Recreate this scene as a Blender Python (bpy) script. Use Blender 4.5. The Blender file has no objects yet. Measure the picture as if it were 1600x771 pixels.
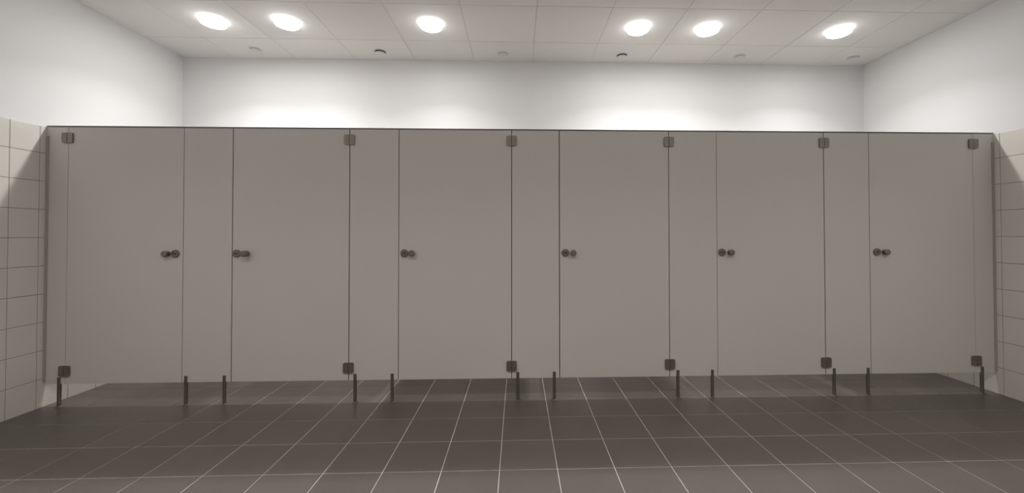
import bpy, bmesh, math
from mathutils import Vector, Matrix

# ------------------------------------------------------------------ camera, world, exposure
C = bpy.context.scene.collection
SC = bpy.context.scene
W_PX, H_PX = 1600.0, 771.0
F, CX, CY = 632.79, 830.03, 357.03
YAW, PITCH, ROLL, CAM_H = 0.0326, 0.0137, 0.0009, 1.2233

cam_data = bpy.data.cameras.new('camera')
cam = bpy.data.objects.new('camera', cam_data)
C.objects.link(cam)
cam_data.sensor_fit = 'HORIZONTAL'
cam_data.sensor_width = 36.0
cam_data.lens = 36.0 * F / W_PX
cam_data.shift_x = (W_PX / 2 - CX) / W_PX
cam_data.shift_y = (CY - H_PX / 2) / W_PX
cam_data.clip_start = 0.02
# world -> camera axes: yaw, then pitch, then roll
Ry = Matrix(((math.cos(YAW), -math.sin(YAW), 0), (math.sin(YAW), math.cos(YAW), 0), (0, 0, 1)))
Rp = Matrix(((1, 0, 0), (0, math.cos(PITCH), math.sin(PITCH)), (0, -math.sin(PITCH), math.cos(PITCH))))
Rr = Matrix(((math.cos(ROLL), 0, -math.sin(ROLL)), (0, 1, 0), (math.sin(ROLL), 0, math.cos(ROLL))))
R = Rr @ Rp @ Ry            # rows: right, forward, up
right, fwd, up = R[0], R[1], R[2]
M3 = Matrix((right, up, -fwd)).transposed()
cam.matrix_world = Matrix.Translation((0, 0, CAM_H)) @ M3.to_4x4()
SC.camera = cam

world = bpy.data.worlds.new('world')
SC.world = world
world.use_nodes = True
world.node_tree.nodes['Background'].inputs[0].default_value = (0.8, 0.85, 0.9, 1)
world.node_tree.nodes['Background'].inputs[1].default_value = 0.0
SC.view_settings.view_transform = 'Standard'
SC.view_settings.look = 'None'
SC.view_settings.gamma = 1.0
SC.view_settings.use_curve_mapping = False
SC.view_settings.exposure = 0.13

CABIN_W = 7.0       # power of each lamp over the cubicles
ROOM_W = 6.0         # the dimmed lamps over the washroom in front
BEAM = math.radians(124)
ROOM_BEAM = math.radians(124)
LAMP_COL = (1.0, 0.985, 0.975)
ROOM_COL = (1.0, 0.955, 0.90)

# ------------------------------------------------------------------ measured layout (metres)
XL, XR = -3.370, 3.669
YB, YF = 4.167, -1.60
ZC = 3.006
YP, ZT, ZB = 3.003, 2.000, 0.160      # cubicle front: plane, top, bottom
TH = 0.013                            # board thickness
GX, GY = -0.0958, 2.1168              # floor joints
CJX, CJY = 0.149, 3.739               # ceiling joints
SEAMS = [-3.216, -2.409, -2.064, -1.230, -0.873, -0.047, 0.307, 1.130, 1.494, 2.322, 2.674, 3.497]
GAPS = [0.0025, 0.004, 0.006, 0.006, 0.0045, 0.005, 0.006, 0.005, 0.003, 0.006, 0.0045, 0.0022]

# ------------------------------------------------------------------ materials
def mat(name, col, rough=0.5, metal=0.0, vary=0.0, noise=0.0, nscale=8.0, bump=0.0, bscale=60.0, spec=0.5, coat=0.0):
    m = bpy.data.materials.new(name)
    m.use_nodes = True
    nt = m.node_tree
    N, L = nt.nodes, nt.links
    b = N['Principled BSDF']
    b.inputs['Roughness'].default_value = rough
    b.inputs['Metallic'].default_value = metal
    b.inputs['Specular IOR Level'].default_value = spec
    b.inputs['Coat Weight'].default_value = coat
    b.inputs['Base Color'].default_value = (*col, 1)
    tc = N.new('ShaderNodeTexCoord')
    geo = N.new('ShaderNodeNewGeometry')
    if vary or noise:
        hsv = N.new('ShaderNodeHueSaturation')
        hsv.inputs['Color'].default_value = (*col, 1)
        add = N.new('ShaderNodeMath'); add.operation = 'ADD'; add.inputs[0].default_value = 0; add.inputs[1].default_value = 0
        if vary:
            oi = N.new('ShaderNodeObjectInfo')
            mr = N.new('ShaderNodeMapRange')
            mr.inputs['To Min'].default_value = 1 - vary; mr.inputs['To Max'].default_value = 1 + vary
            L.new(oi.outputs['Random'], mr.inputs['Value']); L.new(mr.outputs[0], add.inputs[0])
        else:
            add.inputs[0].default_value = 1.0
        if noise:
            no = N.new('ShaderNodeTexNoise'); no.inputs['Scale'].default_value = nscale; no.inputs['Detail'].default_value = 4
            L.new(geo.outputs['Position'], no.inputs['Vector'])
            mr2 = N.new('ShaderNodeMapRange')
            mr2.inputs['From Min'].default_value = 0.3; mr2.inputs['From Max'].default_value = 0.7
            mr2.inputs['To Min'].default_value = -noise; mr2.inputs['To Max'].default_value = noise
            L.new(no.outputs['Fac'], mr2.inputs['Value']); L.new(mr2.outputs[0], add.inputs[1])
        L.new(add.outputs[0], hsv.inputs['Value']); L.new(hsv.outputs[0], b.inputs['Base Color'])
    if bump:
        nb = N.new('ShaderNodeTexNoise'); nb.inputs['Scale'].default_value = bscale; nb.inputs['Detail'].default_value = 3
        L.new(geo.outputs['Position'], nb.inputs['Vector'])
        bp = N.new('ShaderNodeBump'); bp.inputs['Strength'].default_value = bump; bp.inputs['Distance'].default_value = 0.002
        L.new(nb.outputs['Fac'], bp.inputs['Height']); L.new(bp.outputs[0], b.inputs['Normal'])
    return m

def emis(name, col, s):
    m = bpy.data.materials.new(name); m.use_nodes = True
    b = m.node_tree.nodes['Principled BSDF']
    b.inputs['Base Color'].default_value = (0.9, 0.9, 0.9, 1)
    b.inputs['Emission Color'].default_value = (*col, 1)
    b.inputs['Emission Strength'].default_value = s
    return m

M = {
    'paint': mat('white_wall_paint', (0.80, 0.795, 0.80), 0.75, noise=0.012, nscale=2.0, bump=0.15, bscale=180),
    'ceil': mat('ceiling_board', (0.87, 0.86, 0.84), 0.85, vary=0.018, bump=0.3, bscale=320),
    'ceilgap': mat('ceiling_joint', (0.68, 0.66, 0.63), 0.8, noise=0.25, nscale=3.0),
    'wtile': mat('glazed_white_tile', (0.74, 0.71, 0.66), 0.22, vary=0.02, noise=0.015, nscale=5),
    'wgrout': mat('wall_grout', (0.25, 0.225, 0.20), 0.9, noise=0.25, nscale=6),
    'ftile': mat('taupe_floor_tile', (0.110, 0.094, 0.084), 0.36, vary=0.06, noise=0.05, nscale=5, bump=0.12, bscale=120),
    'fgrout': mat('floor_grout', (0.72, 0.67, 0.60), 0.85, noise=0.22, nscale=4),
    'board': mat('grey_laminate', (0.60, 0.575, 0.535), 0.42, noise=0.012, nscale=1.6, bump=0.04, bscale=250),
    'rail': mat('dark_edge_rail', (0.16, 0.155, 0.14), 0.5, metal=0.3),
    'seal': mat('dark_rubber_seal', (0.032, 0.026, 0.021), 0.8),
    'leg': mat('dark_steel', (0.10, 0.088, 0.07), 0.45, metal=0.6, noise=0.1, nscale=30),
    'steel': mat('brushed_steel', (0.25, 0.22, 0.19), 0.42, metal=0.8, noise=0.06, nscale=30),
    'knob': mat('dull_nickel', (0.24, 0.215, 0.185), 0.38, metal=0.85),
    'profile': mat('grey_wall_profile', (0.36, 0.34, 0.30), 0.5, metal=0.0),
    'white': mat('white_plastic', (0.78, 0.77, 0.75), 0.5),
    'hollow': mat('dark_opening', (0.06, 0.055, 0.05), 0.9),
    'lamp': emis('lamp_diffuser', (1.0, 0.985, 0.97), 72.0),
    'lampside': emis('diffuser_edge_glow', (1.0, 0.985, 0.97), 4.0),
}

# ------------------------------------------------------------------ helpers
def add_box(bm, x0, x1, y0, y1, z0, z1, bev=0.0):
    v = [bm.verts.new(p) for p in ((x0,y0,z0),(x1,y0,z0),(x1,y1,z0),(x0,y1,z0),(x0,y0,z1),(x1,y0,z1),(x1,y1,z1),(x0,y1,z1))]
    fs = [bm.faces.new([v[i] for i in f]) for f in ((0,3,2,1),(4,5,6,7),(0,1,5,4),(1,2,6,5),(2,3,7,6),(3,0,4,7))]
    if bev:
        es = set(e for f in fs for e in f.edges)
        bmesh.ops.bevel(bm, geom=list(es), offset=bev, segments=1, affect='EDGES')

def box(*a, bev=0.0):
    bm = bmesh.new(); add_box(bm, *a, bev=bev); return bm

def lathe(prof, seg=32, axis='Z'):
    """closed or open profile of (radius, height) turned about an axis; radius 0 closes the end"""
    bm = bmesh.new()
    rings = []
    for r, h in prof:
        ring = []
        n = 1 if r == 0 else seg
        for i in range(n):
            a = 2 * math.pi * i / seg
            p = (r * math.cos(a), r * math.sin(a), h)
            if axis == 'Y': p = (p[0], p[2], p[1])
            ring.append(bm.verts.new(p))
        rings.append(ring)
    for A, B in zip(rings, rings[1:]):
        for i in range(seg):
            j = (i + 1) % seg
            q = [A[i % len(A)], A[j % len(A)], B[j % len(B)], B[i % len(B)]]
            u = []
            for w in q:
                if w not in u: u.append(w)
            if len(u) > 2: bm.faces.new(u)
    bmesh.ops.recalc_face_normals(bm, faces=bm.faces)
    return bm

def mesh_of(name, bm, m, smooth=False):
    me = bpy.data.meshes.new(name); bm.to_mesh(me); bm.free()
    me.materials.append(m)
    if smooth:
        me.shade_smooth() if hasattr(me, 'shade_smooth') else None
        for e in me.edges: pass
        me.set_sharp_from_angle(angle=math.radians(35))
    return me

def obj(name, bm, m, parent=None, loc=(0, 0, 0), smooth=False):
    me = bm if isinstance(bm, bpy.types.Mesh) else mesh_of(name, bm, m, smooth)
    o = bpy.data.objects.new(name, me); C.objects.link(o)
    o.location = loc
    if parent: o.parent = parent
    return o

def tag(o, label, cat, group=None):
    o['label'] = label; o['category'] = cat; o['kind'] = 'thing'
    if group: o['group'] = group
    return o

def thing(name, label, cat, loc, group=None):
    o = bpy.data.objects.new(name, None); C.objects.link(o)
    o.location = loc; o.empty_display_size = 0.05
    return tag(o, label, cat, group)

def struct(name, bm, m, label=None):
    o = obj(name, bm, m); o['kind'] = 'structure'
    if label: o['label'] = label
    return o

def cuts(lo, hi, start, step):
    """joint positions start + k*step within lo..hi, ends added"""
    k0 = math.ceil((lo - start) / step - 1e-6); out = [lo]
    v = start + k0 * step
    while v < hi - 1e-6:
        if v > lo + 1e-6: out.append(v)
        v += step
    out.append(hi)
    return out

_shared = {}
def piece(name, parent, m, key, size, loc, bev):
    """a box piece centred on loc; alike pieces share one mesh"""
    k = (name, m.name) + tuple(round(s, 4) for s in size)
    if k not in _shared:
        a, b, c = (s / 2 for s in size)
        _shared[k] = mesh_of(name, box(-a, a, -b, b, -c, c, bev=bev), m)
    return obj(name, _shared[k], m, parent, loc)

# ------------------------------------------------------------------ the setting
WALL = 0.12
# floor: slab whose top is the grout, tiles stand 2 mm proud; tile tops at z = 0
floor = struct('floor', box(XL - WALL, XR + WALL, YF - WALL, YB + WALL, -0.12, -0.0015), M['fgrout'],
               'dark taupe square floor tiles with thin pale grout lines')
JF = 0.0035
xs = cuts(XL, XR, GX, 0.3); ys = cuts(YF, YB, GY, 0.3)
rest = bmesh.new()
for y0, y1 in zip(ys, ys[1:]):
    for x0, x1 in zip(xs, xs[1:]):
        if x1 - x0 < 0.015: continue
        a0 = x0 + (JF / 2 if x0 > XL else 0); a1 = x1 - (JF / 2 if x1 < XR else 0)
        b0 = y0 + (JF / 2 if y0 > YF else 0); b1 = y1 - (JF / 2 if y1 < YB else 0)
        if y0 > 1.2:
            piece('tile', floor, M['ftile'], None, (a1 - a0, b1 - b0, 0.008), ((a0 + a1) / 2, (b0 + b1) / 2, -0.004), 0.0006)
        else:
            add_box(rest, a0, a1, b0, b1, -0.008, 0)
r = obj('floor_tiles', rest, M['ftile'], floor); r['kind'] = 'stuff'

# ceiling of 0.6 m boards with narrow joints
ceiling = struct('ceiling', box(XL - WALL, XR + WALL, YF - WALL, YB + WALL, ZC + 0.004, ZC + 0.12), M['ceilgap'],
                 'white suspended ceiling of square boards with fine joints')
JC = 0.004
xs = cuts(XL, XR, CJX, 0.6); ys = cuts(YF, YB, CJY, 0.6)
for j, (y0, y1) in enumerate(zip(ys, ys[1:])):
    for i, (x0, x1) in enumerate(zip(xs, xs[1:])):
        a0 = x0 + (JC / 2 if x0 > XL else 0); a1 = x1 - (JC / 2 if x1 < XR else 0)
        b0 = y0 + (JC / 2 if y0 > YF else 0); b1 = y1 - (JC / 2 if y1 < YB else 0)
        dz = (((i * 7 + j * 5) % 5) - 2) * 0.0004
        piece('ceiling_board', ceiling, M['ceil'], None, (a1 - a0, b1 - b0, 0.012), ((a0 + a1) / 2, (b0 + b1) / 2, ZC + 0.006 + dz), 0.0012)

# walls
wall_left = struct('wall_left', box(XL - WALL, XL, YF - WALL, YB + WALL, -0.0014, ZC + 0.0035), M['paint'], 'white painted side wall at the left, tiled up to door height')
wall_right = struct('wall_right', box(XR, XR + WALL, YF - WALL, YB + WALL, -0.0014, ZC + 0.0035), M['paint'], 'white painted side wall at the right, tiled up to door height')
wall_back = struct('wall_back', box(XL, XR, YB, YB + WALL, -0.0014, ZC + 0.0035), M['paint'], 'white wall rising behind the cubicles')
wall_front = struct('wall_front', box(XL, XR, YF - WALL, YF, -0.0014, ZC + 0.0035), M['paint'])

# side-wall tiling: 0.2 m tiles on a grout bed, 10 rows
TT, JW = 0.006, 0.0035          # tile thickness, joint
cols = [2.955]
ysw = sorted([2.785 - 0.2 * k for k in range(0, 22)] + [2.955 + 0.2 * k for k in range(0, 6)])
ysw = [YF] + [y for y in ysw if YF + 0.01 < y < YB - 0.01] + [YB]
for wall, X, s in ((wall_left, XL, 1), (wall_right, XR, -1)):
    bed = obj('grout', box(min(X, X + s * 0.004), max(X, X + s * 0.004), YF, YB, 0.0, 1.984), M['wgrout'], wall)
    rest = bmesh.new()
    for k in range(10):
        z0, z1 = 0.2 * k, min(0.2 * (k + 1), 1.988)
        for y0, y1 in zip(ysw, ysw[1:]):
            b0, b1 = y0 + JW / 2, y1 - JW / 2
            c0, c1 = z0 + (JW / 2 if k else 0), z1 - (JW / 2 if k < 9 else 0)
            if (2.15 < y0 < 3.1) or (k == 0 and y0 > 3.1):
                piece('tile', wall, M['wtile'], None, (TT, b1 - b0, c1 - c0), (X + s * TT / 2, (b0 + b1) / 2, (c0 + c1) / 2), 0.0008)
            else:
                add_box(rest, min(X, X + s * TT), max(X, X + s * TT), b0, b1, c0, c1)
    r = obj('wall_tiles', rest, M['wtile'], wall); r['kind'] = 'stuff'
# back wall tiling inside the cubicles
bed = obj('grout', box(XL + TT, XR - TT, YB - 0.004, YB, 0.0, 1.984), M['wgrout'], wall_back)
rest = bmesh.new()
xsb = cuts(XL + TT, XR - TT, GX, 0.2)
for k in range(10):
    z0, z1 = 0.2 * k, min(0.2 * (k + 1), 1.988)
    for x0, x1 in zip(xsb, xsb[1:]):
        add_box(rest, x0 + JW / 2, x1 - JW / 2, YB - TT, YB, z0 + (JW / 2 if k else 0), z1 - JW / 2)
r = obj('wall_tiles', rest, M['wtile'], wall_back); r['kind'] = 'stuff'

# ------------------------------------------------------------------ cubicle front
Y0, Y1 = YP - TH / 2, YP + TH / 2
WALLFACE_L, WALLFACE_R = XL + TT, XR - TT
RAIL_H = 0.009

steel_leg_prof = [(0, 0.0), (0.021, 0.0), (0.021, 0.004), (0.0125, 0.0065), (0.0115, 0.008), (0.0115, 0.204), (0.0105, 0.206), (0, 0.206)]
leg_mesh = mesh_of('support_leg', lathe(steel_leg_prof, 20), M['leg'], True)
collar_mesh = mesh_of('floor_collar', lathe([(0.0115, 0.0), (0.024, 0.0), (0.024, 0.003), (0.019, 0.006), (0.0115, 0.006)], 20), M['steel'], True)

HZ = (0.252, 1.913)
def fixed_panel(x0, x1, legs, label, wall=0, hinges=()):
    t = thing('partition_panel', label, 'partition', ((x0 + x1) / 2, YP, 0), 'fixed partition panels between the cubicle doors')
    cx = (x0 + x1) / 2; ox = lambda x: x - cx
    for hx in hinges:
        for z in HZ: obj('hinge_plate', hp_l if hx > cx else hp_r, M['steel'], t, (ox(hx), -TH / 2, z))
    obj('board', box(ox(x0), ox(x1), -TH / 2, TH / 2, ZB, ZT - RAIL_H, bev=0.001), M['board'], t)
    for lx in legs:
        l = obj('support_leg', leg_mesh, M['steel'], t, (ox(lx), -0.004, 0))
        obj('floor_collar', collar_mesh, M['steel'], l)
    if wall:
        e = x0 if wall < 0 else x1
        a, b = (e, e + 0.017) if wall < 0 else (e - 0.017, e)
        obj('wall_profile', box(ox(a), ox(b), -0.0135, 0.0135, ZB + 0.015, 1.925, bev=0.001), M['profile'], t)
    return t

def hinge_plate_bm(x0, x1):
    bm = bmesh.new()
    h, r, n = 0.037, 0.010, 4
    outer = x0 if abs(x0) > abs(x1) else x1; inner = x1 if outer == x0 else x0
    s = 1 if outer > inner else -1
    pts = [(inner, -h)]
    for c, a0 in (((outer - s * r, -h + r), -90), ((outer - s * r, h - r), 0)):
        for i in range(n + 1):
            a = math.radians(a0 + 90 * i / n)
            pts.append((c[0] + s * r * math.cos(a), c[1] + r * math.sin(a)))
    pts.append((inner, h))
    front = [bm.verts.new((p[0], -0.011, p[1])) for p in pts]
    back = [bm.verts.new((p[0], 0.0, p[1])) for p in pts]
    bm.faces.new(front); bm.faces.new(back[::-1])
    for i in range(len(pts)):
        j = (i + 1) % len(pts); bm.faces.new((front[j], front[i], back[i], back[j]))
    bmesh.ops.recalc_face_normals(bm, faces=bm.faces)
    return bm
hp_l = mesh_of('hinge_plate', hinge_plate_bm(-0.037, -0.0016), M['steel'])
hp_r = mesh_of('hinge_plate', hinge_plate_bm(0.0016, 0.037), M['steel'])
pin_bm = box(-0.0012, 0.0012, -0.0095, 0.0, -0.0345, 0.0345)
pin_mesh = mesh_of('hinge_pin', pin_bm, M['seal'])

ind_mesh = mesh_of('lock_indicator', lathe([(0, -0.0085), (0.021, -0.0085), (0.0225, -0.0105), (0.0265, -0.0095), (0.0285, -0.006), (0.0285, 0.0), (0, 0.0)], 32, 'Y'), M['knob'], True)
slot_mesh = mesh_of('indicator_slot', box(-0.013, 0.013, -0.0105, -0.0085, -0.003, 0.003, bev=0.0005), M['seal'])
def knob_mesh(L):
    return mesh_of('turn_knob', lathe([(0, -L), (0.0175, -L), (0.021, -L + 0.003), (0.0225, -L + 0.009), (0.0215, -0.014), (0.014, -0.009), (0.013, -0.004), (0.019, -0.003), (0.019, 0.0), (0, 0.0)], 28, 'Y'), M['knob'], True)
knob_std, knob_long = knob_mesh(0.038), knob_mesh(0.052)

def door(x0, x1, hinge_left, hx, disc, knob, label, kmesh, gaps):
    """x0, x1: clear edges; hx: hinge line"""
    cx = (x0 + x1) / 2
    t = thing('toilet_door', label, 'door', (cx, YP, 0), 'grey toilet cubicle doors')
    obj('door_leaf', box(x0 - cx, x1 - cx, -TH / 2, TH / 2, ZB, ZT - RAIL_H, bev=0.001), M['board'], t)
    for z in HZ:
        h = obj('hinge', hp_r if hinge_left else hp_l, M['steel'], t, (hx - cx, -TH / 2, z))
        obj('hinge_pin', pin_mesh, M['seal'], h)
    i = obj('lock_indicator', ind_mesh, M['knob'], t, (disc - cx, -TH / 2, 1.083))
    obj('indicator_slot', slot_mesh, M['seal'], i)
    obj('turn_knob', kmesh, M['knob'], t, (knob - cx, -TH / 2, 1.082))
    for e, o in ((x0, x0 - gaps[0]), (x1, x1 + gaps[1])):       # rubber strip that closes the gap, set back from the face
        obj('door_seal', box(min(e, o) - cx, max(e, o) - cx, -TH / 2 + 0.006, TH / 2 - 0.001, ZB + 0.002, ZT - RAIL_H - 0.001), M['seal'], t)
    return t

names_d = ['grey cubicle door nearest the left wall, hinged on its left with lock at the right',
           'second grey cubicle door from the left wall, its knob reaching over the lock disc',
           'third grey cubicle door from the left wall, with lock disc and round knob',
           'third grey cubicle door from the right wall, knob above a small pale shadow',
           'second grey cubicle door from the right wall, lock disc at its left edge',
           'grey cubicle door nearest the right wall, lock at left and hinges at right']
DISC = [-2.461, -2.030, -0.831, 0.350, 1.530, 2.727]
KNOB = [-2.516, -1.958, -0.774, 0.407, 1.592, 2.786]
for d in range(6):
    a, b = SEAMS[2 * d], SEAMS[2 * d + 1]
    ga, gb = GAPS[2 * d], GAPS[2 * d + 1]
    door(a + ga / 2, b - gb / 2, d == 0, a if d == 0 else b, DISC[d], KNOB[d], names_d[d], knob_long if d == 1 else knob_std, (ga, gb))

LEGS = [-3.256, -2.380, -2.111, -1.184, -0.917, -0.002, 0.267, 1.191, 1.452, 2.386, 2.649, 3.545]
names_p = ['narrow grey fixed panel on one steel leg against the left tiled wall',
           'grey fixed panel between first and second doors from the left, on two legs',
           'grey fixed panel between second and third doors from the left, on two legs',
           'grey fixed panel in the middle, between third and fourth doors, on two legs',
           'grey fixed panel between the third and second doors from the right',
           'grey fixed panel between the last two doors at the right, on two legs',
           'narrow grey fixed panel on one steel leg against the right tiled wall']
# hinge lines carried by each fixed panel: the first door hangs from panel 0, the others from the panel at their right
HINGES = [(SEAMS[0],), ()] + [(SEAMS[2 * k + 1],) for k in range(1, 6)]
edges = [WALLFACE_L] + SEAMS + [WALLFACE_R]
for p in range(7):
    x0, x1 = edges[2 * p], edges[2 * p + 1]
    if p > 0: x0 += GAPS[2 * p - 1] / 2
    if p < 6: x1 -= GAPS[2 * p] / 2
    legs = [LEGS[0]] if p == 0 else [LEGS[11]] if p == 6 else LEGS[2 * p - 1:2 * p + 1]
    fixed_panel(x0, x1, legs, names_p[p], -1 if p == 0 else 1 if p == 6 else 0, HINGES[p])

rail = obj('head_rail', box(WALLFACE_L, WALLFACE_R, YP - 0.0085, YP + 0.0085, ZT - RAIL_H, ZT + 0.001, bev=0.0008), M['rail'])
tag(rail, 'thin dark rail running along the top of all doors and panels', 'rail')

# dividers between the cubicles, behind the fixed panels
side = ['first and second', 'second and third', 'third and fourth', 'fourth and fifth', 'fifth and sixth']
for k, x in enumerate([-2.245, -1.050, 0.1325, 1.321, 2.517]):
    t = thing('cubicle_divider', 'grey divider board standing behind the front, between %s cubicles from left' % side[k], 'partition', (x, 3.59, 0), 'dividers between the cubicles')
    obj('board', box(-TH / 2, TH / 2, Y1 + 0.001 - 3.59, YB - TT - 0.0005 - 3.59, ZB, ZT - 0.002, bev=0.001), M['board'], t)
    l = obj('support_leg', leg_mesh, M['steel'], t, (0, 0.43, 0))
    obj('floor_collar', collar_mesh, M['steel'], l)

# ------------------------------------------------------------------ ceiling fittings
bezel_mesh = mesh_of('bezel', lathe([(0.0945, 0.0), (0.0985, 0.0), (0.0980, -0.0015), (0.0945, -0.0020), (0.0945, 0.0)], 48), M['white'], True)
diff_mesh = mesh_of('diffuser', lathe([(0.0900, -0.0330), (0.086, -0.0360), (0.060, -0.0375), (0, -0.0380)], 48), M['lamp'], True)

side_mesh = mesh_of('diffuser_edge', lathe([(0.0943, -0.0005), (0.0943, -0.024), (0.0930, -0.0300), (0.0900, -0.0330)], 48), M['lampside'], True)

def ceiling_light(x, y, watts, label, group, col, beam):
    t = thing('ceiling_light', label, 'ceiling light', (x, y, ZC - 0.001), group)
    obj('bezel', bezel_mesh, M['white'], t)
    df = obj('diffuser', diff_mesh, M['lamp'], t)
    obj('diffuser_edge', side_mesh, M['lampside'], df)
    ld = bpy.data.lights.new('lamp_light', 'AREA')
    ld.shape = 'DISK'; ld.size = 0.07; ld.energy = watts; ld.color = col; ld.spread = beam
    lo = bpy.data.objects.new('lamp_light', ld); C.objects.link(lo)
    lo.parent = t; lo.location = (0, 0, -0.0415)
    return t

wl = ['leftmost glowing round ceiling light, above the cubicle at the left wall',
      'second glowing round ceiling light from the left, close to the leftmost one',
      'third glowing round ceiling light from the left, standing alone left of centre',
      'fourth glowing round ceiling light from the left, just right of centre',
      'fifth glowing round ceiling light from the left, second from the right wall',
      'rightmost glowing round ceiling light, above the cubicle at the right wall']
for x, l in zip([-2.530, -1.930, -0.735, 1.032, 1.638, 2.805], wl):
    ceiling_light(x, 3.425, CABIN_W, l, 'round ceiling lights over the cubicles', LAMP_COL, BEAM)
for x, l in zip((-2.851, -1.651, -0.451, 0.749, 1.949, 3.149), ('first', 'second', 'third', 'fourth', 'fifth', 'sixth')):
    ceiling_light(x, 0.739, ROOM_W, 'dimmed round ceiling light over the open washroom floor, %s from the left wall' % l, 'round ceiling lights over the washroom', ROOM_COL, ROOM_BEAM)

ring_mesh = mesh_of('ring', lathe([(0.049, 0.0), (0.058, 0.0), (0.057, -0.003), (0.050, -0.004), (0.049, 0.0)], 40), M['white'], True)
hole_mesh = mesh_of('opening', lathe([(0.0488, 0.0), (0.0488, -0.0015), (0, -0.0015)], 40), M['hollow'])
cover_mesh = mesh_of('cover_disc', lathe([(0.012, -0.0015), (0.012, -0.0145), (0.0455, -0.0145), (0.0455, -0.0165), (0.040, -0.0185), (0, -0.019)], 40), M['white'], True)
flange_mesh = mesh_of('flange', lathe([(0.0, 0.0), (0.056, 0.0), (0.056, -0.003), (0.051, -0.006), (0.045, -0.005), (0.045, -0.002), (0, -0.002)], 40), M['white'], True)
disc_mesh = mesh_of('valve_disc', lathe([(0, -0.002), (0.020, -0.002), (0.020, -0.006), (0.041, -0.008), (0.039, -0.012), (0.020, -0.014), (0, -0.0145)], 40), M['white'], True)
vl = ['faint round white vent disc in the ceiling, nearest the left wall',
      'round ceiling vent with dark crescent opening, left of centre',
      'small round white vent disc in the ceiling, near the centre, with thin outline',
      'round ceiling vent with dark crescent opening, right of centre',
      'faint round white vent disc in the ceiling, between fifth and sixth lights',
      'round white vent disc in the ceiling, nearest the right wall']
for k, (x, y) in enumerate([(-2.525, 3.955), (-1.342, 3.975), (-0.148, 3.985), (1.037, 3.985), (2.225, 3.970), (3.390, 3.965)]):
    t = thing('ceiling_vent', vl[k], 'vent', (x, y, ZC - 0.001), 'small round vents in the ceiling')
    if k in (1, 3):
        obj('ring', ring_mesh, M['white'], t); obj('opening', hole_mesh, M['hollow'], t)
        obj('cover_disc', cover_mesh, M['white'], t)
    else:
        obj('flange', flange_mesh, M['white'], t); obj('valve_disc', disc_mesh, M['white'], t)
